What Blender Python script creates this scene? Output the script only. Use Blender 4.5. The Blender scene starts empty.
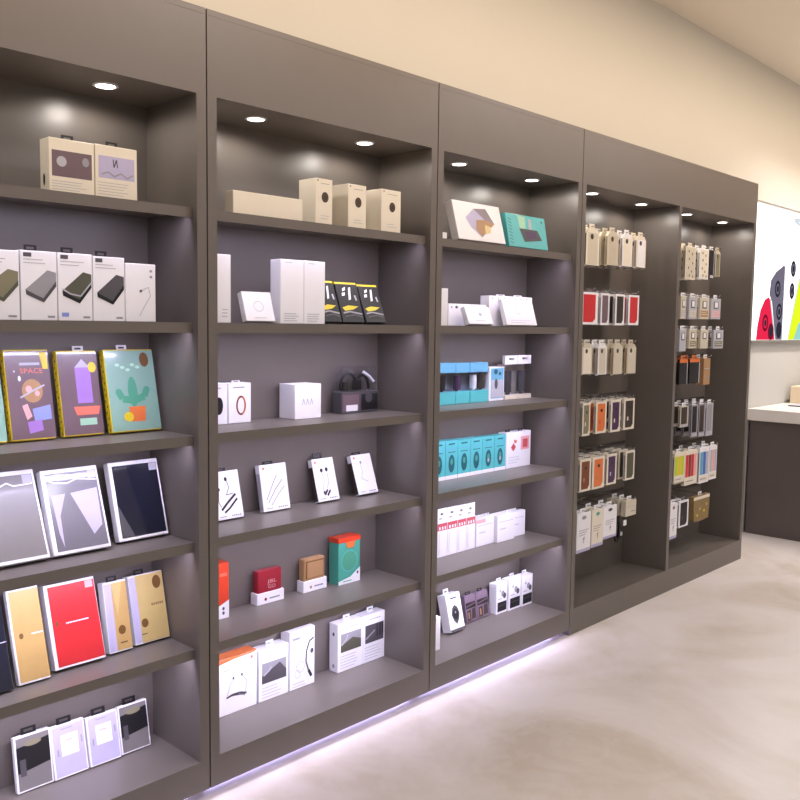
import bpy, bmesh, math, random
from mathutils import Matrix, Vector
random.seed(7)
sc = bpy.context.scene
COL = sc.collection
R = math.radians

# ------------------------------------------------------------------ materials
def lin(c):
    c = c / 255.0
    return c / 12.92 if c <= 0.04045 else ((c + 0.055) / 1.055) ** 2.4
def rgb(r, g, b): return (lin(r), lin(g), lin(b), 1.0)

MATS = {}
def mat(name, c, rough=0.5, metal=0.0, coat=0.0, var=0.06, scale=25.0, bump=0.0):
    if name in MATS: return MATS[name]
    m = bpy.data.materials.new(name); m.use_nodes = True
    nt = m.node_tree; b = nt.nodes['Principled BSDF']
    b.inputs['Roughness'].default_value = rough
    b.inputs['Metallic'].default_value = metal
    b.inputs['Coat Weight'].default_value = coat
    b.inputs['Coat Roughness'].default_value = 0.08
    tc = nt.nodes.new('ShaderNodeTexCoord')
    nz = nt.nodes.new('ShaderNodeTexNoise'); nz.inputs['Scale'].default_value = scale
    nz.inputs['Detail'].default_value = 3.0
    nt.links.new(tc.outputs['Object'], nz.inputs['Vector'])
    mx = nt.nodes.new('ShaderNodeMix'); mx.data_type = 'RGBA'
    mx.inputs[6].default_value = tuple(max(0, x * (1 - var)) for x in c[:3]) + (1,)
    mx.inputs[7].default_value = tuple(min(1, x * (1 + var)) for x in c[:3]) + (1,)
    nt.links.new(nz.outputs['Fac'], mx.inputs[0])
    nt.links.new(mx.outputs[2], b.inputs['Base Color'])
    if bump:
        bp = nt.nodes.new('ShaderNodeBump'); bp.inputs['Strength'].default_value = bump
        bp.inputs['Distance'].default_value = 0.002
        nt.links.new(nz.outputs['Fac'], bp.inputs['Height'])
        nt.links.new(bp.outputs['Normal'], b.inputs['Normal'])
    MATS[name] = m
    return m

def emit(name, c, s):
    m = bpy.data.materials.new(name); m.use_nodes = True
    nt = m.node_tree; nt.nodes.remove(nt.nodes['Principled BSDF'])
    e = nt.nodes.new('ShaderNodeEmission'); e.inputs['Color'].default_value = c
    e.inputs['Strength'].default_value = s
    nt.links.new(e.outputs[0], nt.nodes['Material Output'].inputs[0])
    MATS[name] = m
    return m

def clear(name, tint=(0.95, 0.96, 1.0, 1), gloss=0.12):
    m = bpy.data.materials.new(name); m.use_nodes = True
    nt = m.node_tree; nt.nodes.remove(nt.nodes['Principled BSDF'])
    t = nt.nodes.new('ShaderNodeBsdfTransparent'); t.inputs['Color'].default_value = tint
    g = nt.nodes.new('ShaderNodeBsdfGlossy'); g.inputs['Roughness'].default_value = 0.12
    mx = nt.nodes.new('ShaderNodeMixShader'); mx.inputs[0].default_value = gloss
    nt.links.new(t.outputs[0], mx.inputs[1]); nt.links.new(g.outputs[0], mx.inputs[2])
    nt.links.new(mx.outputs[0], nt.nodes['Material Output'].inputs[0])
    MATS[name] = m
    return m

def C(name, r, g, b, **k): return mat(name, rgb(r, g, b), **k)

LAM = C('greige_laminate', 107, 99, 93, rough=0.36, var=0.05, scale=9, bump=0.02)
WHITE = C('white_card', 236, 233, 236, rough=0.42, var=0.02)
CREAM = C('cream_card', 228, 218, 200, rough=0.45, var=0.03)
GREIGE = C('greige_card', 196, 184, 164, rough=0.4)
IVORY = C('ivory_plastic', 206, 196, 176, rough=0.3, var=0.05)
GREYP = C('grey_print', 150, 147, 152, rough=0.5)
LGREY = C('pale_grey_print', 180, 178, 186, rough=0.5)
DGREY = C('dark_grey_print', 78, 74, 78, rough=0.5)
BLACK = C('black_print', 22, 20, 24, rough=0.4)
BLKPL = C('black_plastic', 24, 22, 24, rough=0.35)
LILAC = C('lilac_print_and_reflection', 182, 174, 206, rough=0.45)  # lilac print, also the reflections painted on one tablet case
PURG = C('purple_grey_print', 112, 90, 98, rough=0.3, coat=0.5)
PURPLE = C('purple_print', 70, 40, 78, rough=0.4)
YEL = C('yellow_print', 222, 196, 40, rough=0.35, var=0.15, scale=90)
OLIVE = C('olive_print', 128, 122, 96, rough=0.5)
DOLIVE = C('dark_olive_print', 82, 80, 66, rough=0.5)
GOLD = C('gold_foil', 200, 164, 104, rough=0.32, var=0.08, metal=0.15)
PGOLD = C('pale_gold_foil', 206, 180, 118, rough=0.35, var=0.08, metal=0.1)
BRONZE = C('bronze_sticker', 112, 78, 36, rough=0.4, var=0.2, scale=120)
RED = C('red_print', 204, 40, 46, rough=0.35, coat=0.3)
CRIMSON = C('crimson_print', 150, 14, 40, rough=0.35, coat=0.4)
ORANGE = C('orange_print', 220, 116, 58, rough=0.4)
OREDC = C('orange_red_print', 214, 64, 34, rough=0.4)
CORAL = C('coral_print', 226, 116, 96, rough=0.4)
BROWN = C('brown_print', 120, 62, 30, rough=0.45, var=0.15)
DBROWN = C('dark_brown_print', 58, 46, 42, rough=0.4)
TAN = C('tan_print', 172, 132, 92, rough=0.45, var=0.1, scale=140)
TEAL = C('teal_print', 88, 182, 184, rough=0.38, var=0.06)
DTEAL = C('deep_teal_print', 22, 88, 98, rough=0.35)
SEAG = C('sea_green_print', 74, 158, 138, rough=0.4)
MINT = C('mint_print', 160, 206, 176, rough=0.4)
CACT = C('cactus_green_print', 78, 152, 122, rough=0.45)
AQUA = C('aqua_grey_print', 138, 174, 158, rough=0.25, coat=0.6)
SKYB = C('sky_blue_print', 104, 166, 194, rough=0.35)
BLUE = C('blue_print', 66, 110, 190, rough=0.4)
LIME = C('lime_print', 190, 206, 30, rough=0.35)
PINK = C('pink_print', 230, 170, 170, rough=0.4)
ROSE = C('rose_print', 196, 78, 84, rough=0.4)
VIOLET = C('violet_print', 160, 118, 190, rough=0.4)
PERI = C('periwinkle_print', 138, 148, 214, rough=0.4)
FILM = C('grey_film', 118, 114, 122, rough=0.16, coat=0.8, var=0.05, scale=4)
NAVYF = C('dark_navy_film', 24, 26, 42, rough=0.12, coat=0.8)
TAUPE = C('taupe_film', 120, 114, 112, rough=0.4, coat=0.1, var=0.08, scale=5)
BAGM = C('brown_gold_bag', 140, 116, 74, rough=0.3, var=0.5, scale=55)
CHROME = C('chrome_wire', 190, 188, 186, rough=0.2, metal=1.0, var=0.02)
CLEAR = clear('clear_plastic')
LED = emit('shelf_led', (0.86, 0.84, 1.0, 1), 2.5)
LENS = emit('downlight_lens', (1.0, 0.95, 0.88, 1), 14.0)

# ------------------------------------------------------------------ mesh builder
TXT = {}
def text_polys(s):
    if s not in TXT:
        cu = bpy.data.curves.new('glyphs', 'FONT'); cu.body = s; cu.size = 1.0
        cu.resolution_u = 2
        ob = bpy.data.objects.new('glyphs', cu); COL.objects.link(ob)
        dg = bpy.context.evaluated_depsgraph_get(); dg.update()
        me = bpy.data.meshes.new_from_object(ob.evaluated_get(dg))
        vs = [(v.co.x, v.co.y) for v in me.vertices]
        fs = [tuple(p.vertices) for p in me.polygons]
        bpy.data.objects.remove(ob); bpy.data.curves.remove(cu); bpy.data.meshes.remove(me)
        w = max((x for x, _ in vs), default=1); h = max((y for _, y in vs), default=1)
        TXT[s] = (vs, fs, w, h)
    return TXT[s]

class MB:
    def __init__(self):
        self.v = []; self.f = []; self.mi = []; self.ms = []
    def m(self, mt):
        if mt not in self.ms: self.ms.append(mt)
        return self.ms.index(mt)
    def add(self, vs, fs, mt):
        o = len(self.v); k = self.m(mt)
        self.v += [tuple(p) for p in vs]
        for f in fs: self.f.append(tuple(i + o for i in f)); self.mi.append(k)
    def box(self, x0, x1, y0, y1, z0, z1, mt, bev=0.0):
        if bev:
            bm = bmesh.new()
            bmesh.ops.create_cube(bm, size=1.0, matrix=Matrix.Translation(((x0+x1)/2, (y0+y1)/2, (z0+z1)/2)) @ Matrix.Diagonal((x1-x0, y1-y0, z1-z0, 1)))
            bmesh.ops.bevel(bm, geom=bm.edges[:], offset=bev, segments=1, affect='EDGES', profile=0.5)
            bm.verts.index_update()
            self.add([v.co for v in bm.verts], [[v.index for v in f.verts] for f in bm.faces], mt)
            bm.free()
        else:
            vs = [(x, y, z) for x in (x0, x1) for y in (y0, y1) for z in (z0, z1)]
            self.add(vs, [(0, 1, 3, 2), (4, 6, 7, 5), (0, 4, 5, 1), (2, 3, 7, 6), (0, 2, 6, 4), (1, 5, 7, 3)], mt)
        return self
    def prism(self, pts, y0, y1, mt):          # polygon in x, z
        n = len(pts)
        vs = [(x, y0, z) for x, z in pts] + [(x, y1, z) for x, z in pts]
        fs = [tuple(range(n)), tuple(range(2*n-1, n-1, -1))] + [(i, i+n, (i+1) % n + n, (i+1) % n) for i in range(n)]
        self.add(vs, fs, mt); return self
    def pol(self, pts, mt, L=1):
        y = -0.0004 * L
        self.add([(x, y, z) for x, z in pts], [tuple(range(len(pts)))], mt); return self
    def rect(self, x0, x1, z0, z1, mt, L=1): return self.pol([(x0, z0), (x1, z0), (x1, z1), (x0, z1)], mt, L)
    def ell(self, cx, cz, rx, rz, mt, L=1, n=28, rot=0):
        c, s = math.cos(rot), math.sin(rot)
        return self.pol([(cx + rx*math.cos(t)*c - rz*math.sin(t)*s, cz + rx*math.cos(t)*s + rz*math.sin(t)*c) for t in (2*math.pi*i/n for i in range(n))], mt, L)
    def ring(self, cx, cz, rx, rz, k, mt, L=1, n=28, a0=0, a1=2*math.pi):
        y = -0.0004 * L; vs = []; fs = []
        for i in range(n + 1):
            t = a0 + (a1 - a0) * i / n
            vs += [(cx + rx*math.cos(t), y, cz + rz*math.sin(t)), (cx + (rx-k)*math.cos(t), y, cz + (rz-k)*math.sin(t))]
        for i in range(n): fs.append((2*i, 2*i+1, 2*i+3, 2*i+2))
        self.add(vs, fs, mt); return self
    def line(self, pts, wd, mt, L=1):
        for (x0, z0), (x1, z1) in zip(pts, pts[1:]):
            dx, dz = x1-x0, z1-z0; l = math.hypot(dx, dz) or 1
            nx, nz = -dz/l*wd/2, dx/l*wd/2
            self.pol([(x0+nx, z0+nz), (x0-nx, z0-nz), (x1-nx, z1-nz), (x1+nx, z1+nz)], mt, L)
        return self
    def text(self, s, x, z, w, h, mt, L=2):
        vs, fs, tw, th = text_polys(s); y = -0.0004 * L
        self.add([(x + a/tw*w, y, z + b/th*h) for a, b in vs], fs, mt); return self
    def side(self, y0, y1, z0, z1, mt, L=1):    # print on the left (-X) face
        x = -0.0004 * L
        self.add([(x, y0, z0), (x, y1, z0), (x, y1, z1), (x, y0, z1)], [(0, 1, 2, 3)], mt); return self
    def sell(self, cy, cz, ry, rz, mt, L=1, n=20):
        x = -0.0004 * L
        self.add([(x, cy + ry*math.cos(2*math.pi*i/n), cz + rz*math.sin(2*math.pi*i/n)) for i in range(n)], [tuple(range(n))], mt); return self
    def tube(self, pts, r, mt, n=8):
        P = [Vector(p) for p in pts]; vs = []; fs = []
        for i, p in enumerate(P):
            t = (P[min(i+1, len(P)-1)] - P[max(i-1, 0)]).normalized()
            a = t.cross(Vector((0, 0, 1)))
            if a.length < 1e-3: a = t.cross(Vector((1, 0, 0)))
            a.normalize(); b = t.cross(a)
            for k in range(n):
                q = 2*math.pi*k/n
                vs.append(p + a*(r*math.cos(q)) + b*(r*math.sin(q)))
        for i in range(len(P)-1):
            for k in range(n):
                fs.append((i*n+k, i*n+(k+1) % n, (i+1)*n+(k+1) % n, (i+1)*n+k))
        fs.append(tuple(range(n))[::-1]); fs.append(tuple(range((len(P)-1)*n, len(P)*n)))
        self.add(vs, fs, mt); return self
    def disc(self, cx, cy, z0, z1, r, mt, n=28):   # vertical cylinder
        vs = [(cx + r*math.cos(2*math.pi*i/n), cy + r*math.sin(2*math.pi*i/n), z) for z in (z0, z1) for i in range(n)]
        fs = [tuple(range(n))[::-1], tuple(range(n, 2*n))] + [(i, (i+1) % n, (i+1) % n + n, i+n) for i in range(n)]
        self.add(vs, fs, mt); return self
    def frame(self, x0, x1, z0, z1, a0, a1, b0, b1, y0, y1, mt):   # plate with a rectangular hole
        o = [(x0, z0), (x1, z0), (x1, z1), (x0, z1)]; i = [(a0, b0), (a1, b0), (a1, b1), (a0, b1)]
        vs = [(x, y, z) for y in (y0, y1) for x, z in o + i]; fs = []
        for k in range(4):
            j = (k+1) % 4
            fs += [(k, j, j+4, k+4), (k+8, k+12, j+12, j+8), (k, k+8, j+8, j), (k+4, j+4, j+12, k+12)]
        self.add(vs, fs, mt); return self
    def build(self, name, parent=None, loc=None, rx=0):
        me = bpy.data.meshes.new(name)
        me.from_pydata(self.v, [], self.f)
        for x in self.ms: me.materials.append(x)
        me.polygons.foreach_set('material_index', self.mi)
        me.update()
        ob = bpy.data.objects.new(name, me); COL.objects.link(ob)
        if parent is not None: ob.parent = parent
        if loc is not None: ob.location = loc
        ob.rotation_euler.x = rx
        return ob

def tag(o, label, cat, group=None):
    o['label'] = label; o['category'] = cat
    if group: o['group'] = group
    return o
def empty(name, loc, label, cat, group=None, rx=0):
    o = bpy.data.objects.new(name, None); COL.objects.link(o)
    o.empty_display_size = 0.05
    o.location = loc; o.rotation_euler.x = rx
    return tag(o, label, cat, group)
def structure(o): o['kind'] = 'structure'; return o

# ------------------------------------------------------------------ room
FL = -0.03; CEIL = 3.36; WB = 0.30
XL, XR, YF = -5.0, 8.5, -6.0
def floor_material():
    m = bpy.data.materials.new('polished_stone'); m.use_nodes = True
    nt = m.node_tree; b = nt.nodes['Principled BSDF']
    b.inputs['Roughness'].default_value = 0.27
    tc = nt.nodes.new('ShaderNodeTexCoord')
    n1 = nt.nodes.new('ShaderNodeTexNoise'); n1.inputs['Scale'].default_value = 1.1; n1.inputs['Detail'].default_value = 5; n1.inputs['Distortion'].default_value = 1.2
    n2 = nt.nodes.new('ShaderNodeTexNoise'); n2.inputs['Scale'].default_value = 5; n2.inputs['Detail'].default_value = 8; n2.inputs['Distortion'].default_value = 2.5
    for n in (n1, n2): nt.links.new(tc.outputs['Object'], n.inputs['Vector'])
    r1 = nt.nodes.new('ShaderNodeValToRGB')
    r1.color_ramp.elements[0].position = 0.36; r1.color_ramp.elements[0].color = rgb(208, 194, 180)
    r1.color_ramp.elements[1].position = 0.62; r1.color_ramp.elements[1].color = rgb(232, 222, 218)
    r2 = nt.nodes.new('ShaderNodeValToRGB')
    r2.color_ramp.elements[0].position = 0.44; r2.color_ramp.elements[0].color = (0, 0, 0, 1)
    r2.color_ramp.elements[1].position = 0.60; r2.color_ramp.elements[1].color = (1, 1, 1, 1)
    nt.links.new(n1.outputs['Fac'], r1.inputs[0]); nt.links.new(n2.outputs['Fac'], r2.inputs[0])
    mx = nt.nodes.new('ShaderNodeMix'); mx.data_type = 'RGBA'
    ml = nt.nodes.new('ShaderNodeMath'); ml.operation = 'MULTIPLY'; ml.inputs[1].default_value = 0.16
    nt.links.new(r2.outputs[0], ml.inputs[0]); nt.links.new(ml.outputs[0], mx.inputs[0])
    nt.links.new(r1.outputs[0], mx.inputs[6]); mx.inputs[7].default_value = rgb(236, 228, 224)
    nt.links.new(mx.outputs[2], b.inputs['Base Color'])
    return m
PLASTER = C('cream_plaster', 182, 180, 176, rough=0.75, var=0.03, scale=1.5)
CEILM = C('ceiling_paint', 226, 216, 200, rough=0.8, var=0.02, scale=1.5)
structure(MB().box(XL, XR, YF, WB, FL-0.1, FL, floor_material()).build('floor'))
structure(MB().box(XL, XR, YF, WB, CEIL, CEIL+0.1, CEILM).build('ceiling'))
structure(MB().box(XL-0.1, XR+0.1, WB, WB+0.1, FL-0.1, CEIL+0.1, PLASTER).build('wall_back'))
structure(MB().box(XR, XR+0.1, YF, WB, FL-0.1, CEIL+0.1, PLASTER).build('wall_right'))
structure(MB().box(XL-0.1, XL, YF, WB, FL-0.1, CEIL+0.1, PLASTER).build('wall_left'))
structure(MB().box(XL-0.1, XR+0.1, YF-0.1, YF, FL-0.1, CEIL+0.1, PLASTER).build('wall_front'))

# ------------------------------------------------------------------ cabinets
H = 2.4; ZR = 2.15; ZP = 0.098; D = 0.28; W = 0.033; SB = 0.0263
SZ = [1.8198, 1.4756, 1.1305, 0.7974, 0.4567]       # shelf tops
G = 0.0025
def shelf(xa, xb, z, par):
    b = MB()
    b.box(xa, xb, SB+0.006, D-0.004, z-0.013, z, LAM)
    b.box(xa, xb, SB, SB+0.006, z-0.031, z, LAM)
    s = b.build('shelf', par)
    MB().box(xa+0.02, xb-0.02, SB+0.008, SB+0.013, z-0.016, z-0.013, LED).build('light_strip', s)
    return s
def downlight(x, y, par):
    b = MB(); n = 28; vs = []; fs = []
    for r, z in ((0.036, ZR), (0.036, ZR-0.003), (0.028, ZR-0.004), (0.028, ZR)):
        vs += [(x + r*math.cos(2*math.pi*i/n), y + r*math.sin(2*math.pi*i/n), z) for i in range(n)]
    for k in range(3):
        for i in range(n): fs.append((k*n+i, k*n+(i+1) % n, (k+1)*n+(i+1) % n, (k+1)*n+i))
    b.add(vs, fs, WHITE)
    d = b.build('downlight', par)
    MB().disc(x, y, ZR-0.0025, ZR-0.0005, 0.028, LENS).build('lens', d)
def cabinet(x0, x1, label, shelves=True, lights=(), div=None, strip=True):
    r = empty('display_cabinet', ((x0+x1)/2, 0.14, FL), label, 'cabinet', 'dark display cabinets along the wall')
    inv = Matrix.Translation(-Vector(r.location))
    P = []
    xa, xb = x0+G, x1-G
    P.append(MB().box(xa, xa+W, 0, D, 0, H-0.0185, LAM).build('side_panel', r))
    P.append(MB().box(xb-W, xb, 0, D, 0, H-0.0185, LAM).build('side_panel', r))
    P.append(MB().box(xa, xb, D, D+0.012, 0, H, LAM).build('back_panel', r))
    P.append(MB().box(xa+W, xb-W, 0, 0.02, ZR, H-0.0185, LAM).build('header_panel', r))
    P.append(MB().box(xa+W, xb-W, 0.02, D, ZR, ZR+0.018, LAM).build('soffit', r))
    P.append(MB().box(xa, xb, 0, D, H-0.018, H, LAM).build('top_panel', r))
    P.append(MB().box(xa+W, xb-W, 0.0, D, ZP-0.02, ZP, LAM).build('bottom_board', r))
    P.append(MB().box(xa+W, xb-W, 0.0, 0.02, 0, ZP-0.02, LAM).build('plinth', r))
    k = MB().box(xa, xb, 0.09 if strip else 0.0, D, FL, 0, LAM).build('recessed_base', r); P.append(k)
    if strip:
        MB().box(xa+0.02, xb-0.02, 0.084, 0.09, -0.012, -0.004, LED).build('light_strip', k)
    if shelves:
        for z in SZ: P.append(shelf(xa+W, xb-W, z, r))
    if div:
        P.append(MB().box(div-0.0155, div+0.0155, 0, D, ZP, ZR, LAM, 0.001).build('divider_panel', r))
    for lx in lights: downlight(lx, 0.13, r)
    for o in r.children: o.matrix_parent_inverse = inv
    return r
XS = [-1.0366, 0.0, 1.0466, 2.0786, 4.1451]
cabinet(XS[0], XS[1], 'dark greige shelving cabinet with tablet cases, cut off by the left edge of the photo', lights=(-0.77, -0.254))
cabinet(XS[1], XS[2], 'dark greige shelving cabinet holding earphone boxes and small speakers, second from left', lights=(0.279, 0.780))
cabinet(XS[2], XS[3], 'dark greige shelving cabinet holding turquoise boxes, left of the hook bays', lights=(1.330, 1.852))
cabinet(XS[3], XS[4], 'double-width dark cabinet with a centre divider and hooks of phone accessories', shelves=False, lights=(2.374, 2.881, 3.427, 3.926), div=3.09, strip=False)

# ------------------------------------------------------------------ shelf goods
ZS = [None] + SZ + [ZP]
class Item:
    """goods standing on a shelf: x from 0 to w, front face at y = 0, z from 0 to h"""
    def __init__(s, spec, d, name, label, cat='box', group=None):
        row, x0, x1, Y, h, a = spec
        s.w = x1 - x0; s.a = R(a); s.d = d; s.name = name
        s.h = h - (d*math.tan(s.a) if row <= 2 else 0)
        Y = min(Y, D - 0.006 - d*math.cos(s.a) - s.h*math.sin(s.a))
        s.loc = (x0, Y, ZS[row] + d*math.sin(s.a) + 0.0008)
        s.label = label; s.cat = cat; s.group = group
        s.b = MB(); s.parts = []
    def body(s, mt, bev=0.0012): s.b.box(0.0003, s.w-0.0003, 0, s.d, 0, s.h, mt, bev); return s
    def X(s, t): return t*s.w
    def Zt(s, t): return (1-t)*s.h           # t measured from the top
    def rect(s, x0, x1, t0, t1, mt, L=1): s.b.rect(s.X(x0), s.X(x1), s.Zt(t1), s.Zt(t0), mt, L); return s
    def pol(s, pts, mt, L=1): s.b.pol([(s.X(x), s.Zt(t)) for x, t in pts], mt, L); return s
    def line(s, pts, wd, mt, L=2): s.b.line([(s.X(x), s.Zt(t)) for x, t in pts], wd, mt, L); return s
    def ell(s, x, t, rx, rz, mt, L=2): s.b.ell(s.X(x), s.Zt(t), rx, rz, mt, L); return s
    def lines(s, x0, x1, t0, t1, n, mt=None):
        for i in range(n):
            t = t0 + (t1-t0)*i/max(1, n-1)
            s.rect(x0, x0 + (x1-x0)*random.uniform(.7, 1), t, t+0.012, mt or LGREY, 1)
        return s
    def part(s, name, b, label=None): s.parts.append((name, b, label)); return s
    def tab(s, mt, x=0.5, w=0.034, h=0.016, label=None, y=None):
        y = s.d*0.5 if y is None else y
        c = s.X(x); b = MB()
        b.frame(c-w/2, c+w/2, s.h-0.001, s.h+h, c-w*.3, c+w*.3, s.h+h*.3, s.h+h*.68, y-0.001, y+0.001, mt)
        return s.part('hang_tab', b, label)
    def done(s, bodyname='carton'):
        if s.parts:
            r = empty(s.name, s.loc, s.label, s.cat, s.group, -s.a)
            s.b.build(bodyname, r)
            for n, b, l in s.parts:
                o = b.build(n, r)
                if l: o['label'] = l
        else:
            r = s.b.build(s.name, None, s.loc, -s.a); tag(r, s.label, s.cat, s.group)
        return r

# --- first cabinet, top shelf
g = 'white picture boxes on the top shelf'
i = Item((1, -0.457, -0.328, 0.06, 0.144, 0), 0.054, 'gadget_box', 'white box with a brown-grey picture, left of the pair on the top shelf', 'box', g).body(CREAM)
i.rect(.06, .94, .22, .70, PURG).ell(.27, .42, .014, .014, LGREY).ell(.8, .38, .01, .012, GREYP).lines(.05, .9, .78, .93, 4)
i.b.sell(0.03, 0.035, 0.006, 0.016, BLACK); i.tab(BLKPL, label='black hang tab'); i.done()
i = Item((1, -0.326, -0.197, 0.06, 0.146, 0), 0.054, 'gadget_box', 'white box with a lilac picture, right of the pair on the top shelf', 'box', g).body(CREAM)
i.rect(.08, .93, .20, .62, LILAC).line([(.42, .25), (.44, .4), (.5, .25), (.52, .4)], .003, DGREY).line([(.15, .55), (.3, .5), (.45, .57), (.6, .5), (.75, .58), (.9, .5)], .004, GREYP).lines(.06, .9, .7, .92, 5)
i.tab(BLKPL, label='black hang tab'); i.done()
i = Item((1, -0.649, -0.586, 0.06, 0.063, 0), 0.05, 'dark_gadget_box', 'small black box at the left photo edge on the top shelf').body(BLACK)
i.rect(.1, .9, .2, .5, DGREY); i.done()

# --- first cabinet, second shelf: power banks
g = 'power bank boxes on the second shelf'
PB = [((2, -0.746, -0.656, 0.06, 0.184, 0), OLIVE, OLIVE, 'white power bank box beyond the left photo edge, second shelf'),
      ((2, -0.653, -0.543, 0.06, 0.181, 0), OLIVE, DOLIVE, 'white box picturing an olive power bank, cut by the left photo edge'),
      ((2, -0.540, -0.441, 0.06, 0.184, 0), GREYP, DGREY, 'white box picturing a pale grey power bank with a plain top'),
      ((2, -0.439, -0.340, 0.06, 0.184, 0), DOLIVE, BLACK, 'white box picturing a dark green power bank with a white cable across it'),
      ((2, -0.338, -0.241, 0.06, 0.181, 0), DGREY, BLACK, 'white box picturing a dark purple-grey power bank, beside the plain white cable box')]
for k, (sp, c1, c2, lab) in enumerate(PB):
    if k == 0: continue
    i = Item(sp, 0.035, 'power_bank_box', lab, 'box', g).body(WHITE)
    i.pol([(.12, .56), (.73, .27), (.97, .30), (.97, .42), (.60, .68)], c1, 1)
    i.pol([(.12, .56), (.60, .68), (.97, .42), (.97, .50), (.62, .74), (.14, .63)], c2, 2)
    if k == 3: i.line([(.12, .53), (.35, .6), (.65, .63), (.97, .42)], .004, LGREY, 3)
    i.rect(.08, .30, .03, .09, DGREY, 1).lines(.08, .8, .12, .17, 2).rect(.72, .92, .93, .96, GREYP, 1)
    if k == 3: i.rect(.1, .3, .88, .94, PERI, 1)
    i.tab(BLKPL, x=.35, label='black hang tab'); i.done()
i = Item((2, -0.239, -0.141, 0.06, 0.168, 0), 0.035, 'cable_box', 'plain off-white cable box with a dot, rightmost of the second shelf', 'box').body(WHITE)
i.ell(.5, .47, .004, .004, DGREY).line([(.5, .47), (.75, .4), (.82, .55), (.6, .75), (.45, .9)], .002, LGREY).rect(.8, .88, .1, .14, GREYP).rect(.8, .88, .2, .24, GREYP).done()

# --- first cabinet, third shelf: yellow-edged film packs
g = 'yellow-edged picture packs on the third shelf'
def film_pack(sp, front, lab, d=0.025):
    i = Item(sp, d, 'picture_case_pack', lab, 'package', g)
    i.b.box(0.0003, i.w-0.0003, 0, d, 0, i.h, YEL, 0.002)
    i.rect(.02, .995, .015, .985, front, 1)
    for k in range(14): i.b.sell(d*(0.35+0.3*(k % 2)), i.h*(0.04+0.07*k), 0.003, 0.004, DOLIVE)
    return i
i = film_pack((3, -0.679, -0.530, 0.190, 0.269, 12.4), AQUA, 'pale green yellow-edged pack cut off by the left photo edge')
i.ell(.6, .6, .02, .05, CACT); i.done()
i = film_pack((3, -0.516, -0.386, 0.197, 0.261, 11.4), PURG, 'yellow-edged purple pack with the word SPACE across it')
i.rect(.33, .78, .145, .175, LGREY, 2); i.b.text('SPACE', i.X(.32), i.Zt(.265), i.w*.52, i.h*.055, CORAL, 3)
i.pol([(.78, .03), (.96, .03), (.96, .22), (.85, .22)], YEL, 2)
i.ell(.56, .46, .030, .034, TAN, 3).ell(.48, .44, .009, .010, PINK, 4).ell(.66, .49, .007, .008, PINK, 4)
i.line([(.28, .53), (.56, .46), (.84, .40)], .005, LGREY, 5)
i.pol([(.52, .66), (.93, .62), (.93, .78), (.55, .80)], PERI, 3).pol([(.30, .62), (.42, .6), (.5, .74), (.38, .78)], PINK, 3)
i.pol([(.38, .80), (.7, .78), (.72, .9), (.4, .93)], VIOLET, 4).ell(.3, .32, .004, .008, WHITE, 3).ell(.2, .24, .002, .003, WHITE, 3); i.done()
i = film_pack((3, -0.363, -0.236, 0.199, 0.256, 11.2), PURG, 'yellow-edged purple pack with violet tower picture, between the space and cactus packs')
i.rect(.42, .80, .20, .62, VIOLET, 2).pol([(.42, .2), (.61, .1), (.80, .2)], LILAC, 2).ell(.85, .20, .013, .016, YEL, 3)
i.pol([(.30, .66), (.96, .66), (.90, .76), (.36, .76)], CORAL, 4)
i.pol([(.42, .80), (.84, .80), (.84, .88), (.42, .88)], MINT, 3)
i.tab(WHITE, x=.6, label='white hang tab'); i.done()
i = film_pack((3, -0.217, -0.047, 0.188, 0.259, 12.7), AQUA, 'yellow-edged aqua pack with a potted cactus picture and a gold disc')
i.ell(.50, .52, .016, .048, CACT, 2)
i.line([(.22, .52), (.28, .60), (.5, .63), (.72, .58), (.78, .50)], .022, CACT, 3).ell(.22, .52, .011, .011, CACT, 4).ell(.78, .5, .011, .011, CACT, 4)
i.pol([(.38, .70), (.72, .70), (.69, .88), (.42, .88)], ORANGE, 3).ell(.36, .82, .016, .015, YEL, 4)
for q in range(5): i.ell(.25+.1*q, .19+.03*(q % 3), .008, .005, MINT, 2)
i.ell(.80, .13, .016, .023, BRONZE, 3); i.tab(WHITE, x=.42, label='white hang tab'); i.done()

# --- first cabinet, fourth shelf: tablet cases
g = 'tablet cases on the fourth shelf'
def tab_case(sp, film, lab, d=0.03):
    i = Item(sp, d, 'tablet_case_box', lab, 'box', g).body(WHITE, 0.002)
    i.rect(.07, .96, .05, .96, film, 1).rect(.80, .95, .055, .15, LGREY, 3)
    return i
i = tab_case((4, -0.632, -0.449, 0.115, 0.262, 24.0), TAUPE, 'plain taupe tablet case box cut off by the left photo edge')
i.line([(.05, .17), (.45, .16), (.55, .13), (.65, .17), (.95, .16)], .004, WHITE, 2); i.done()
i = tab_case((4, -0.437, -0.262, 0.119, 0.250, 20.5), FILM, 'white-framed tablet case with a grey front and painted lilac reflections, middle of the three')
i.pol([(.12, .30), (.36, .30), (.22, .55), (.20, .92), (.15, .75)], LILAC, 2).pol([(.45, .30), (.93, .27), (.91, .72), (.74, .82)], LILAC, 2)  # reflections in the glossy film, painted as lilac shapes
i.line([(.1, .12), (.2, .16), (.42, .18), (.6, .14), (.94, .17)], .004, WHITE, 2); i.done()
i = tab_case((4, -0.220, -0.049, 0.149, 0.245, 16.4), NAVYF, 'white-framed tablet case with a nearly black front, rightmost of the three')
i.pol([(.08, .55), (.32, .95), (.08, .95)], DGREY, 2); i.done()

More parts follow.
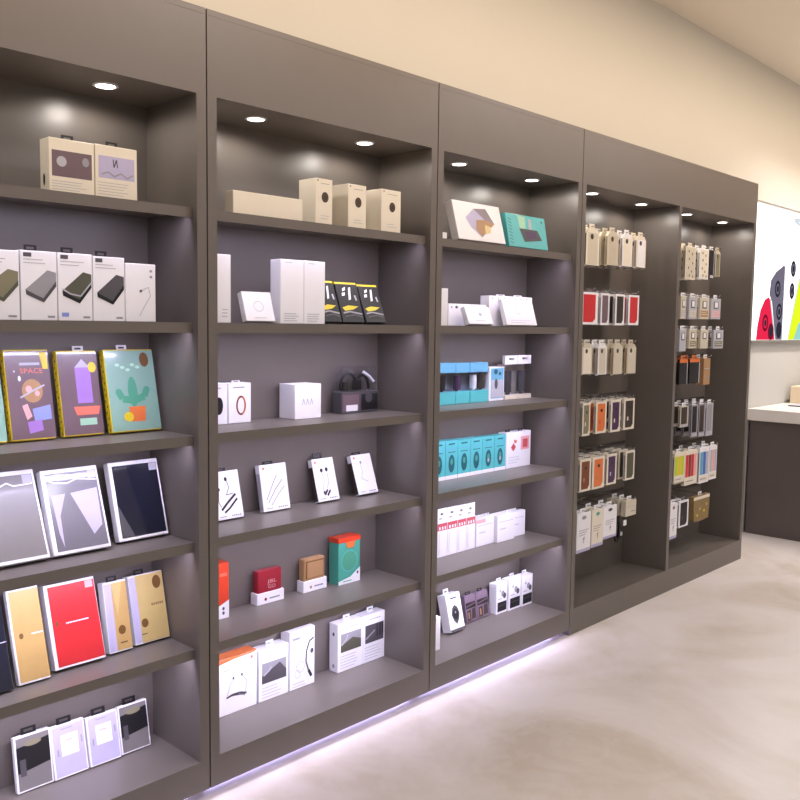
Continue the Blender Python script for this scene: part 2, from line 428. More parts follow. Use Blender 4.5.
# --- first cabinet, fifth shelf
g = 'slim cases on the fifth shelf'
i = Item((5, -0.684, -0.565, 0.105, 0.262, 18.7), 0.02, 'tablet_case_box', 'black tablet case leaning at the left photo edge beside a gold one', 'box', g).body(NAVYF)
i.line([(0, .52), (1, .5)], .003, LGREY); i.done()
i = Item((5, -0.547, -0.456, 0.115, 0.263, 17.3), 0.02, 'tablet_case_box', 'narrow gold tablet case leaning left of the red one', 'box', g).body(WHITE)
i.rect(.06, .99, .02, .98, GOLD).ell(.28, .50, .006, .008, BRONZE).rect(.6, .95, .49, .505, WHITE, 2).done()
i = Item((5, -0.433, -0.276, 0.136, 0.245, 17.2), 0.035, 'tablet_case_box', 'bright red tablet case with a white line of print', 'box', g).body(WHITE)
i.rect(.07, .985, .03, .975, RED).ell(.16, .47, .004, .007, BRONZE)
for q in range(14): i.rect(.33+.032*q, .355+.032*q, .478, .495, WHITE, 2)
i.rect(.80, .95, .035, .12, PINK, 2).done()
i = Item((5, -0.254, -0.177, 0.153, 0.215, 11.4), 0.035, 'phone_case_box', 'narrow gold case box with a lilac left edge, just right of the red case', 'box', g).body(WHITE)
i.rect(.02, .34, .02, .98, LILAC).rect(.34, .99, .02, .98, GOLD).pol([(.34, .02), (.8, .02), (.5, .5)], PGOLD, 2).ell(.62, .70, .012, .014, BRONZE).rect(.5, .8, .87, .89, BRONZE, 2).tab(BLKPL, label='black hang tab').done()
i = Item((5, -0.162, -0.041, 0.161, 0.214, 13.3), 0.035, 'phone_case_box', 'wide gold case box with a bronze oval sticker at its top corner', 'box', g).body(WHITE)
i.rect(.01, .2, .02, .98, LILAC).rect(.2, .995, .01, .99, PGOLD).ell(.80, .15, .015, .021, BRONZE).ell(.33, .71, .012, .014, BRONZE)
for q in range(6): i.rect(.58+.06*q, .615+.06*q, .45, .485, BRONZE, 2)
i.rect(.2, .36, .86, .875, BRONZE, 2).tab(BLKPL, x=.4, label='black hang tab').done()

# --- first cabinet, bottom shelf
g = 'framed accessory boxes on the bottom shelf'
def framed(sp, dark, lab):
    i = Item(sp, 0.018, 'framed_accessory_box', lab, 'box', g).body(WHITE)
    if dark:
        i.rect(.05, .96, .03, .97, TAUPE).pol([(.05, .2), (.96, .12), (.96, .58), (.05, .66)], BLACK, 2).ell(.5, .16, .026, .009, OLIVE, 3)
        i.rect(.12, .28, .42, .72, DGREY, 3)
    else:
        i.rect(.05, .96, .03, .97, LILAC).rect(.27, .77, .2, .60, WHITE, 2).rect(.3, .65, .08, .1, GREYP, 2).rect(.14, .19, .45, .58, GREYP, 2).rect(.85, .9, .3, .44, GREYP, 2)
        i.rect(.4, .6, .3, .33, PINK, 3)
    i.tab(BLKPL, x=.45, w=.045, h=.02, label='black hang tab'); i.done()
framed((6, -0.520, -0.412, 0.206, 0.162, 9.0), True, 'black and taupe fronted box, leftmost of four on the bottom shelf')
framed((6, -0.410, -0.303, 0.202, 0.156, 12.1), False, 'lilac and white fronted box beside the leftmost dark one, bottom shelf')
framed((6, -0.298, -0.194, 0.201, 0.150, 12.0), False, 'lilac and white fronted box left of the rightmost dark one, bottom shelf')
framed((6, -0.190, -0.087, 0.206, 0.150, 11.2), True, 'black and taupe fronted box, rightmost of four on the bottom shelf')

# --- second cabinet, top shelf
i = Item((1, 0.130, 0.415, 0.05, 0.073, 0), 0.044, 'long_box', 'long low plain cream box lying on the top shelf').body(CREAM); i.done()
g = 'cream boxes with a dark round emblem'
for sp, lab in (((1, 0.481, 0.559, 0.06, 0.157, 0), 'tall cream box with dark round emblem, beside the long low box'),
                ((1, 0.634, 0.724, 0.06, 0.156, 0), 'tall cream box with dark round emblem, middle of three'),
                ((1, 0.802, 0.907, 0.06, 0.158, 0), 'tall cream box with dark round emblem, rightmost of three, near the side panel')):
    i = Item(sp, 0.09, 'emblem_box', lab, 'box', g).body(CREAM)
    i.ell(.55, .40, .016, .018, DBROWN); i.b.ring(i.X(.55), i.Zt(.4), .011, .012, .002, BRONZE, 3)
    i.rect(.3, .8, .1, .112, GREYP).lines(.3, .8, .8, .86, 2).ell(.12, .05, .003, .003, DGREY).done()

# --- second cabinet, second shelf
i = Item((2, 0.060, 0.128, 0.06, 0.215, 0), 0.06, 'tall_white_box', 'tall white box half hidden by the cabinet post, second shelf').body(WHITE); i.lines(.5, .9, .8, .9, 3).done()
i = Item((2, 0.189, 0.308, 0.06, 0.108, 17.3), 0.024, 'small_white_box', 'small square white box leaning back alone').body(WHITE)
i.b.ring(i.X(.5), i.Zt(.5), .02, .018, .002, LGREY, 1); i.rect(.3, .7, .88, .9, LGREY).done()
g = 'tall plain white boxes standing together'
for sp, lab in (((2, 0.328, 0.430, 0.06, 0.215, 0), 'tall plain white box, left one of the touching pair'), ((2, 0.431, 0.527, 0.06, 0.216, 0), 'tall plain white box, right of the pair, touching the black packs')):
    i = Item(sp, 0.055, 'tall_white_box', lab, 'box', g).body(WHITE); i.lines(.15, .8, .84, .95, 4).rect(.2, .5, .04, .05, LGREY).done()
g = 'black and yellow accessory packs'
for sp, lab in (((2, 0.532, 0.621, 0.07, 0.159, 20.2), 'black and yellow pack leaning directly behind the tall white boxes, half hidden'),
                ((2, 0.625, 0.734, 0.07, 0.156, 19.0), 'black and yellow pack leaning in the middle of three'),
                ((2, 0.743, 0.847, 0.07, 0.154, 21.3), 'black and yellow pack leaning nearest the right side panel')):
    i = Item(sp, 0.022, 'cable_pack', lab, 'package', g)
    i.b.box(0.0003, i.w-0.0003, 0, i.d, 0, i.h, BLACK, 0.002)
    i.pol([(.28, .12), (.42, .08), (.40, .16), (.26, .2)], WHITE, 1).pol([(.22, .24), (.36, .22), (.34, .3), (.2, .32)], WHITE, 1)
    i.pol([(.56, .1), (.66, .08), (.58, .4), (.47, .42)], WHITE, 1).pol([(.75, .3), (.82, .28), (.86, .42), (.79, .43)], LGREY, 1)
    i.pol([(.1, .62), (.4, .56), (.85, .58), (.6, .66), (.2, .7)], YEL, 1).line([(.1, .76), (.4, .72), (.95, .78)], .006, GREYP).line([(.15, .85), (.6, .8), (.95, .86)], .005, DGREY)
    i.part('header_strip', MB().box(0.001, i.w-0.001, .004, .012, i.h-.001, i.h+.008, YEL), 'yellow header strip').done()

# --- second cabinet, third shelf
g = 'white wristband boxes'
i = Item((3, 0.135, 0.222, 0.213, 0.140, 0), 0.05, 'wristband_box', 'white box with a black watch picture, half hidden by the cabinet post', 'box', g).body(WHITE)
i.ell(.6, .55, .016, .03, BLACK).rect(.2, .7, .1, .13, LGREY).done()
i = Item((3, 0.226, 0.321, 0.213, 0.138, 0), 0.05, 'wristband_box', 'white box with an oval orange wristband picture', 'box', g).body(WHITE)
i.b.ring(i.X(.55), i.Zt(.56), .021, .034, .007, BROWN, 1); i.b.ring(i.X(.57), i.Zt(.56), .019, .031, .004, ORANGE, 2, a0=-1.4, a1=1.4)
i.rect(.2, .7, .09, .12, GREYP).tab(WHITE, h=.008).done()
i = Item((3, 0.486, 0.611, 0.173, 0.126, 0), 0.09, 'cube_box', 'plain white cube box standing alone in the middle of its shelf').body(WHITE)
for q in range(3): i.line([(.28+.15*q, .6), (.32+.15*q, .42), (.38+.15*q, .6)], .003, LGREY, 1)
i.done()
i = Item((3, 0.746, 0.949, 0.208, 0.181, 0), 0.055, 'headset_blister_pack', 'clear blister pack with a black headset over a dark card base', 'package')
i.b.box(0, i.w, 0, i.d, 0, i.h*.46, DGREY, .002)
i.rect(.04, .46, .6, .95, PURG, 1).rect(.12, .42, .82, .95, WHITE, 2).rect(.52, .96, .6, .95, BLACK, 1).ell(.72, .68, .02, .02, DGREY, 2)
b = MB(); b.box(.012, i.w-.012, .004, i.d-.006, i.h*.462, i.h, CLEAR, .002); i.part('clear_window', b, 'clear plastic window')
b = MB()
b.tube([(i.w*(.3+.22*math.cos(t)), .028, i.h*(.52+.33*math.sin(t))) for t in [math.pi*k/10 for k in range(11)]], .006, BLKPL)
b.tube([(i.w*(.68+.18*math.cos(t)), .030, i.h*(.5+.30*math.sin(t))) for t in [math.pi*k/10 for k in range(11)]], .007, BLKPL)
b.box(i.w*.12, i.w*.26, .014, .044, i.h*.48, i.h*.68, BLKPL, .004); b.box(i.w*.46, i.w*.6, .014, .044, i.h*.48, i.h*.72, BLKPL, .004)
i.part('headset', b, 'black headset')
b = MB(); b.tube([(i.w*.62, .012, i.h*.88), (i.w*.78, .012, i.h*.78), (i.w*.9, .012, i.h*.66)], .006, WHITE); i.part('cable', b, 'white cable'); i.done('card_base')

# --- second cabinet, fourth shelf: earphones
g = 'white earphone boxes leaning on the fourth shelf'
EB = [((4, 0.170, 0.280, 0.197, 0.166, 13.9), 0, 'white box with bold black neckband earphones, leaning next to the cabinet post'),
      ((4, 0.373, 0.495, 0.206, 0.168, 10.9), 1, 'white box with pale grey cable picture, second of the leaning earphone boxes'),
      ((4, 0.625, 0.733, 0.198, 0.164, 16.3), 2, 'white box with two small black earbuds pictured and a big black hang tab'),
      ((4, 0.830, 0.939, 0.193, 0.160, 19.6), 3, 'white box with faint grey earphones, rightmost of the leaning earphone boxes')]
for sp, k, lab in EB:
    i = Item(sp, 0.025, 'earphone_box', lab, 'box', g).body(WHITE)
    i.b.side(0.002, i.d-.002, .004, i.h-.03, DBROWN if k > 1 else LGREY)
    i.ell(.14, .08, .005, .005, CORAL, 1)
    if k == 0:
        i.line([(.18, .38), (.12, .62), (.2, .74)], .0025, DGREY).line([(.50, .16), (.56, .35), (.44, .5), (.7, .48)], .0025, DGREY)
        i.line([(.2, .80), (.45, .66), (.78, .50)], .008, BLACK).line([(.3, .86), (.5, .78), (.82, .6)], .007, BLACK).ell(.48, .17, .006, .007, BLACK).ell(.18, .37, .005, .006, BLACK)
    if k == 1:
        i.line([(.15, .75), (.45, .4), (.6, .25)], .0035, GREYP).line([(.2, .82), (.5, .55), (.8, .35)], .0035, GREYP).line([(.3, .88), (.6, .66), (.85, .5)], .003, GREYP)
    if k == 2:
        i.ell(.36, .28, .007, .008, BLACK).ell(.60, .27, .007, .008, BLACK).line([(.36, .3), (.42, .5), (.3, .75)], .0025, GREYP).line([(.60, .3), (.62, .55), (.5, .7)], .0025, GREYP)
        i.line([(.34, .86), (.5, .74)], .008, BLACK).line([(.46, .88), (.62, .76)], .008, BLACK).ell(.34, .8, .006, .007, DGREY)
    if k == 3:
        i.line([(.4, .2), (.42, .45), (.3, .6), (.6, .7)], .0025, LGREY).ell(.42, .2, .005, .006, GREYP)
    for q in range(5): i.rect(.55+.075*q, .59+.075*q, .925, .95, DGREY, 1)
    i.rect(.1, .35, .93, .945, GREYP, 1)
    i.tab(BLKPL, x=.4, w=.045, h=.024 if k == 2 else .012, label='black hang tab'); i.done()

# --- second cabinet, fifth shelf: little speakers in sleeves
i = Item((5, 0.135, 0.218, 0.203, 0.195, 0), 0.06, 'speaker_box', 'tall orange-red speaker box with white slanted base, half behind the cabinet post')
i.body(OREDC); i.pol([(0.0, 1), (0, .85), (1, .68), (1, 1)], WHITE, 1).ell(.72, .82, .005, .006, DGREY, 2).ell(.72, .9, .005, .006, DGREY, 2).rect(.55, .9, .18, .24, CORAL, 1).done()
def sleeve_box(sp, up, lab, txt):
    i = Item(sp, 0.036, 'speaker_box', lab, 'box', 'small speaker boxes with white sleeves'); w, h = i.w, i.h
    i.b.box(.004, w-.004, .002, i.d-.002, h*.05, h, up, .003)
    if txt:
        for s, t, ww in (('JBL', .40, .34), ('GO', .56, .30)): i.b.text(s, w*.40, h*(1-t), w*ww, h*.11, PINK, 2)
    else:
        i.b.rect(w*.1, w*.9, h*.4, h*.94, BRONZE, 0); i.b.rect(w*.16, w*.88, h*.42, h*.9, up, 1)
    s = MB().box(-.003, w+.003, -.003, i.d, 0, h*.34, WHITE, .001)
    s.ell(w*.3, h*.14, .006, .006, up, 9); s.rect(w*.45, w*.85, h*.12, h*.17, GREYP, 9)
    i.part('sleeve', s, 'white card sleeve'); i.done()
sleeve_box((5, 0.362, 0.480, 0.232, 0.122, 0), CRIMSON, 'crimson speaker box in a white sleeve, left of the tan one', True)
sleeve_box((5, 0.578, 0.690, 0.230, 0.126, 0), TAN, 'tan speaker box in a white sleeve', False)
i = Item((5, 0.736, 0.852, 0.208, 0.179, 0), 0.055, 'speaker_box', 'sea green speaker box with round speaker picture and orange lid').body(SEAG)
i.ell(.5, .5, .042, .042, CACT, 1); i.b.ring(i.X(.5), i.Zt(.5), .043, .043, .003, TEAL, 2)
i.pol([(0.0, 1), (0, .92), (.55, .86), (1, .68), (1, 1)], WHITE, 3).rect(.2, .6, .93, .95, SEAG, 4).ell(.88, .8, .005, .006, DGREY, 4)
i.part('lid', MB().box(-.002, i.w+.002, -.002, i.d+.001, i.h*.93, i.h+.006, OREDC, .001), 'orange lid')
i.part('hang_flap', MB().prism([(i.w*.3, i.h*.93), (i.w*.75, i.h*.93), (i.w*.68, i.h*.80), (i.w*.4, i.h*.80)], -.004, -.002, ORANGE), 'orange flap'); i.done()

# --- second cabinet, bottom shelf
i = Item((6, 0.183, 0.349, 0.218, 0.204, 0), 0.055, 'earphone_box', 'large white earphone box with an orange top, beside the cabinet post').body(WHITE)
i.b.box(.001, i.w-.001, .001, i.d-.001, i.h-.0005, i.h+.0012, ORANGE)
i.pol([(0, 0.0), (1, 0), (.9, .03), (.4, .04), (0, .08)], ORANGE, 1)
i.ell(.38, .38, .004, .005, BLACK).ell(.6, .36, .004, .005, BLACK).line([(.38, .39), (.30, .48), (.22, .66)], .0022, GREYP).line([(.6, .37), (.72, .48), (.70, .70)], .0022, GREYP)
i.line([(.2, .70), (.35, .67), (.55, .675), (.72, .72)], .007, DGREY).line([(.22, .69), (.4, .69), (.58, .71), (.68, .74)], .003, BLACK, 3).ell(.86, .1, .006, .006, CORAL).rect(.1, .3, .2, .22, LGREY).done()
i = Item((6, 0.358, 0.496, 0.218, 0.191, 0), 0.055, 'adapter_box', 'white box with grey gadget picture and white hang loop, between two earphone boxes').body(WHITE)
i.rect(.1, .92, .26, .66, GREYP).pol([(.1, .66), (.1, .5), (.45, .4), (.7, .32), (.92, .5), (.92, .66)], DGREY, 2).line([(.15, .5), (.35, .42), (.4, .36)], .006, LGREY, 3).lines(.1, .8, .74, .93, 4).rect(.2, .7, .12, .14, LGREY)
i.tab(WHITE, h=.02); i.done()
i = Item((6, 0.502, 0.625, 0.218, 0.226, 0), 0.055, 'earphone_box', 'tall white earphone box with a curved black neckband picture').body(WHITE)
i.line([(.95, .2), (.78, .24), (.66, .4), (.64, .58), (.74, .74), (.86, .86)], .007, DGREY).line([(.74, .74), (.86, .86)], .012, BLACK, 3).ell(.88, .42, .008, .01, DGREY)
i.b.ring(i.X(.3), i.Zt(.55), .014, .016, .002, LILAC, 1); i.b.ring(i.X(.3), i.Zt(.75), .014, .016, .002, LILAC, 1); i.b.ring(i.X(.42), i.Zt(.64), .02, .022, .002, LILAC, 1)
i.rect(.1, .4, .12, .16, GREYP).lines(.1, .7, .9, .95, 2)
i.tab(BLKPL, x=.2, label='black hang tab'); i.tab(WHITE, x=.7, w=.03, h=.01); i.done()
g = 'white gadget boxes with picture and hang loop'
for k, (sp, lab) in enumerate((((6, 0.745, 0.880, 0.218, 0.196, 0), 'white box with grey folded gadget picture, standing left of a matching one'), ((6, 0.881, 1.009, 0.218, 0.198, 0), 'white box with dark tools picture, touching the right side of a matching one'))):
    i = Item(sp, 0.05, 'adapter_box', lab, 'box', g).body(WHITE)
    i.rect(.12, .94, .22, .60, GREYP if k == 0 else DGREY)
    if k == 0:
        i.pol([(.12, .6), (.12, .46), (.6, .34), (.94, .42), (.94, .6)], DOLIVE, 2).line([(.15, .45), (.35, .34), (.4, .26)], .006, LGREY, 3)
        i.b.sell(.025, i.h*.78, .006, .008, DGREY); i.b.sell(.025, i.h*.12, .006, .008, GREYP)
    else:
        for q in (.62, .75, .86): i.rect(q, q+.05, .24, .5, BLACK, 2)
        i.line([(.15, .5), (.55, .36)], .008, GREYP, 2)
    i.rect(.3, .8, .1, .12, LGREY).lines(.1, .85, .68, .92, 5); i.tab(WHITE, h=.022); i.done()

# --- third cabinet, top shelf
i = Item((1, 1.242, 1.560, 0.05, 0.178, 15.5), 0.038, 'tablet_case_box', 'large cream box with a folded brown case picture, leaning').body(WHITE)
i.pol([(.22, .42), (.42, .16), (.68, .12), (.82, .5), (.5, .9), (.3, .66)], LILAC, 1).pol([(.42, .16), (.68, .12), (.82, .5), (.62, .42)], PURG, 2).pol([(.44, .45), (.62, .42), (.82, .5), (.5, .88), (.4, .7)], TAN, 3).pol([(.6, .55), (.72, .6), (.7, .75), (.58, .8)], PGOLD, 4).done()
i = Item((1, 1.586, 1.884, 0.05, 0.154, 10.9), 0.028, 'tablet_case_box', 'turquoise box with a dark purple tablet picture, leaning right of the cream box').body(TEAL)
i.pol([(.30, .42), (.76, .42), (.86, .72), (.40, .82)], DGREY, 2).pol([(.42, .5), (.7, .48), (.72, .66), (.48, .72)], PURPLE, 3)
i.pol([(.28, .02), (.48, .05), (.46, .42), (.32, .42)], MINT, 1).rect(.55, .62, .1, .45, LGREY, 1)
for q in range(8): i.line([(.04, .15+.1*q), (.12, .2+.1*q)], .003, DTEAL, 1)
i.ell(.9, .14, .006, .006, DTEAL).done()
i = Item((1, 1.123, 1.191, 0.07, 0.030, 0), 0.04, 'small_white_box', 'tiny white box peeking from behind the post beside the large cream box').body(WHITE); i.done()

# --- third cabinet, second shelf
i = Item((2, 1.121, 1.192, 0.06, 0.150, 0), 0.03, 'tall_white_box', 'narrow tall white box peeking from behind the post, by the low white boxes').body(WHITE); i.done()
g = 'white cable boxes on the second shelf'
i = Item((2, 1.289, 1.548, 0.14, 0.093, 0), 0.05, 'cable_box', 'low wide white box standing behind the small leaning one', 'box', g).body(WHITE)
for q in range(6): i.rect(.06+.15*q, .1+.15*q, .12, .2, GREYP)
i.ell(.2, .15, .008, .006, DGREY).done()
i = Item((2, 1.331, 1.498, 0.06, 0.089, 22), 0.024, 'cable_box', 'small white box leaning in front of a low wide white box', 'box', g).body(WHITE)
i.ell(.55, .45, .01, .008, LGREY).rect(.3, .7, .8, .83, LGREY).done()
i = Item((2, 1.553, 1.880, 0.13, 0.135, 0), 0.05, 'cable_box', 'wide white box standing behind the larger leaning white box', 'box', g).body(WHITE)
for q in range(7): i.rect(.06+.13*q, .09+.13*q, .06, .1, GREYP)
i.tab(WHITE, x=.35, h=.008, w=.06); i.tab(WHITE, x=.75, h=.008, w=.06); i.done()
i = Item((2, 1.595, 1.826, 0.06, 0.127, 17.1), 0.022, 'cable_box', 'larger white box leaning in front of a wide white box', 'box', g).body(WHITE)
i.b.ring(i.X(.45), i.Zt(.42), .02, .02, .002, LGREY, 1); i.lines(.15, .8, .82, .9, 2, LILAC).done()

# --- third cabinet, third shelf
g = 'blue-banded clear earphone packs'
def clear_pack(sp, c1, c2, pods, lab, d=.06):
    i = Item(sp, d, 'earphone_pack', lab, 'package', g); w, h = i.w, i.h
    i.b.box(0, w, 0, d, 0, h*.30, c1, .001)
    i.b.box(0, w, d-.004, d, h*.30, h*.76, GREYP)
    i.part('top_band', MB().box(0, w, .002, d-.002, h*.76, h, c2, .001), 'blue top band')
    i.part('clear_window', MB().box(.001, w-.001, .001, d-.005, h*.302, h*.758, CLEAR, .001), 'clear plastic window')
    for px, m in pods:
        b = MB(); b.tube([(w*px, .03, h*(.34+.05*q)) for q in range(8)], .017, m, 12); b.disc(w*px, .03, h*.302, h*.34, .008, m)
        i.part('earphone_case', b)
    i.done('card_base')
clear_pack((3, 1.266, 1.429, 0.208, 0.182, 0), TEAL, SKYB, ((.62, BLKPL),), 'blue-banded clear pack with a black earphone case, next to the post')
clear_pack((3, 1.431, 1.527, 0.208, 0.180, 0), TEAL, SKYB, ((.4, PURPLE),), 'blue-banded clear pack with a dark purple earphone case, middle of three')
clear_pack((3, 1.531, 1.660, 0.208, 0.180, 0), TEAL, SKYB, ((.42, WHITE), (.86, DBROWN)), 'blue-banded clear pack with a white earphone case, right of three')
i = Item((3, 1.668, 1.781, 0.208, 0.157, 0), 0.05, 'earphone_box', 'white-edged blue box with dark earphones, between banded and white-topped packs').body(WHITE)
i.rect(.10, .95, .04, .93, SKYB).rect(.14, .92, .38, .9, LGREY, 2).ell(.45, .5, .012, .024, DGREY, 3).ell(.42, .14, .014, .012, DTEAL, 3).ell(.7, .2, .01, .008, DTEAL, 3).done()
g = 'clear packs with white header cards'
for sp, lab in (((3, 1.792, 1.893, 0.208, 0.207, 0), 'clear pack with grey earphones under a white header, left of the two'), ((3, 1.896, 2.003, 0.208, 0.208, 0), 'clear pack with grey earphones under a white header, nearest the side panel')):
    i = Item(sp, 0.05, 'earphone_pack', lab, 'package', g); w, h = i.w, i.h
    i.b.box(0, w, 0, .05, 0, h*.10, CREAM, .001); i.b.box(0, w, .046, .05, h*.1, h*.80, GREIGE)
    i.part('clear_window', MB().box(.001, w-.001, .001, .045, h*.102, h*.798, CLEAR, .001), 'clear plastic window')
    i.part('earphone_case', MB().tube([(w*.5, .024, h*(.16+.06*q)) for q in range(9)], .017, DGREY, 10).disc(w*.5, .024, h*.102, h*.17, .010, DGREY))
    i.part('header_card', MB().frame(0, w*.98, h*.80, h, w*.3, w*.7, h*.9, h*.95, .004, .02, WHITE), 'white header card'); i.done('card_base')

# --- third cabinet, fourth shelf
g = 'turquoise earphone boxes in a row'
ords = ['first in the row, half hidden by the post', 'second in the row', 'third in the row', 'fourth in the row', 'fifth in the row', 'last, touching the white and red box']
for k, sp in enumerate([(4, 1.287, 1.372, 0.213, 0.173, 0), (4, 1.373, 1.457, 0.213, 0.172, 0), (4, 1.459, 1.546, 0.213, 0.170, 0), (4, 1.547, 1.634, 0.213, 0.169, 0), (4, 1.635, 1.724, 0.213, 0.167, 0), (4, 1.726, 1.813, 0.213, 0.166, 0)]):
    i = Item(sp, 0.055, 'earphone_box', 'turquoise box with a dark oval window, ' + ords[k], 'box', g).body(TEAL)
    i.ell(.5, .60, .021, .040, DTEAL, 1).ell(.5, .55, .009, .014, SEAG, 2); 
    if k > 3: i.ell(.5, .65, .008, .010, LGREY, 3)
    i.rect(0, 1, .90, 1, WHITE, 1).rect(.25, .75, .07, .11, DTEAL, 1).rect(.05, .95, .2, .22, SKYB, 1).rect(.2, .8, .29, .31, DTEAL, 1).done()
i = Item((4, 1.818, 2.017, 0.213, 0.172, 0), 0.05, 'cable_box', 'white box with red square prints, at the right end of the turquoise row').body(WHITE)
i.pol([(.18, .42), (.28, .30), (.38, .42), (.28, .54)], ROSE, 2).rect(.66, .86, .22, .46, ROSE, 2).pol([(.3, .2), (.42, .24), (.40, .32), (.3, .3)], CORAL, 2).rect(.58, .93, .14, .52, PINK, 1)
i.lines(.1, .6, .7, .85, 3).tab(BLKPL, x=.2, h=.012, label='black hang tab').tab(BLKPL, x=.72, h=.012, label='black hang tab').done()

# --- third cabinet, fifth shelf
g = 'narrow white boxes with red bands'
ords = ['first, half behind the post', 'second of four', 'third of four', 'last, beside the low white boxes']
for k, sp in enumerate([(5, 1.322, 1.389, 0.208, 0.216, 0), (5, 1.390, 1.458, 0.208, 0.215, 0), (5, 1.459, 1.522, 0.208, 0.214, 0), (5, 1.523, 1.587, 0.208, 0.213, 0)]):
    i = Item(sp, 0.06, 'charger_box', 'tall narrow white box with a red band, ' + ords[k], 'box', g); w, h = i.w, i.h
    i.b.box(.0003, w-.0003, 0, .06, 0, h*.72, WHITE, .001)
    i.b.rect(0.001, w-.001, h*.55, h*.70, ROSE, 1)
    for q in range(3): i.b.rect(w*(.15+.28*q), w*(.3+.28*q), h*.57, h*.63, WHITE, 2)
    i.b.rect(w*.15, w*.2, h*.05, h*.5, LGREY, 1)
    i.part('header_card', MB().frame(.0005, w-.0005, h*.719, h, w*.35, w*.65, h*.86, h*.91, .004, .007, WHITE).rect(w*.2, w*.5, h*.78, h*.81, GREYP, -8.5)); i.done()
g = 'low white boxes on the fifth shelf'
for k, (sp, lab) in enumerate((((5, 1.596, 1.730, 0.208, 0.130, 0), 'low white box beside the tall red-banded ones'), ((5, 1.732, 1.869, 0.190, 0.128, 0), 'low white box in the middle of three, pushed forward'), ((5, 1.871, 1.981, 0.208, 0.122, 0), 'low white box nearest the side panel, right of three'))):
    i = Item(sp, 0.06, 'charger_box', lab, 'box', g).body(WHITE)
    i.rect(.1, .9, .24, .26, LGREY).rect(.15, .5, .5, .53, LGREY)
    if k == 0: i.rect(.02, .5, .03, .16, PINK)
    i.tab(WHITE if k < 2 else BLKPL, x=.85, h=.01); i.done()

# --- third cabinet, bottom shelf
i = Item((6, 1.389, 1.488, 0.174, 0.167, 14.1), 0.05, 'speaker_box', 'white box with a big dark diamond picture, leaning out alone').body(WHITE)
i.pol([(.5, .30), (.68, .38), (.78, .55), (.66, .72), (.5, .82), (.34, .72), (.22, .55), (.32, .38)], DGREY, 1).ell(.5, .55, .018, .024, BLACK, 2).ell(.5, .5, .005, .006, GREYP, 3)
i.rect(.28, .72, .1, .14, DGREY, 1).rect(.0, 1, .93, .99, DGREY, 1).tab(WHITE, x=.35, h=.024); i.done()
g = 'purple-grey accessory boxes'
for sp, lab in (((6, 1.563, 1.643, 0.226, 0.123, 9.2), 'purple-grey box with dark printed panels, beside the leaning white box'), ((6, 1.647, 1.737, 0.226, 0.122, 9.5), 'purple-grey box with dark printed panels, beside the three white looped boxes')):
    i = Item(sp, 0.025, 'accessory_box', lab, 'box', g).body(C('mauve_card', 122, 104, 118, rough=.45))
    i.rect(.06, .94, .28, .50, BLACK).line([(.1, .42), (.9, .34)], .006, PURG, 2).pol([(.1, .95), (.14, .58), (.45, .55), (.42, .95)], DBROWN, 1).pol([(.5, .93), (.56, .55), (.88, .52), (.86, .9)], DBROWN, 1).rect(.2, .32, .64, .88, TAN, 2)
    i.tab(BLKPL, h=.014, label='black hang tab'); i.done()
g = 'white looped boxes with dark bases'
for sp, lab in (((6, 1.761, 1.845, 0.208, 0.148, 0), 'white box with dark lower picture and hang loop, left of three'), ((6, 1.849, 1.945, 0.200, 0.154, 0), 'white box with dark lower picture and hang loop, middle of three'), ((6, 1.949, 2.040, 0.195, 0.152, 0), 'white box with dark lower picture and hang loop, nearest the side panel')):
    i = Item(sp, 0.045, 'plug_box', lab, 'box', g).body(WHITE)
    i.rect(.12, .95, .62, .93, BLACK).rect(.2, .9, .72, .76, DGREY, 2).ell(.6, .36, .013, .015, GREYP, 1).ell(.76, .44, .012, .014, DGREY, 2).ell(.35, .25, .008, .008, LGREY, 1).rect(.15, .5, .5, .53, LGREY, 1)
    i.tab(WHITE, h=.02); i.done()
i = Item((6, 1.095, 1.231, 0.103, 0.144, 0), 0.04, 'white_box', 'white box mostly hidden behind the post on the bottom shelf').body(WHITE); i.done()

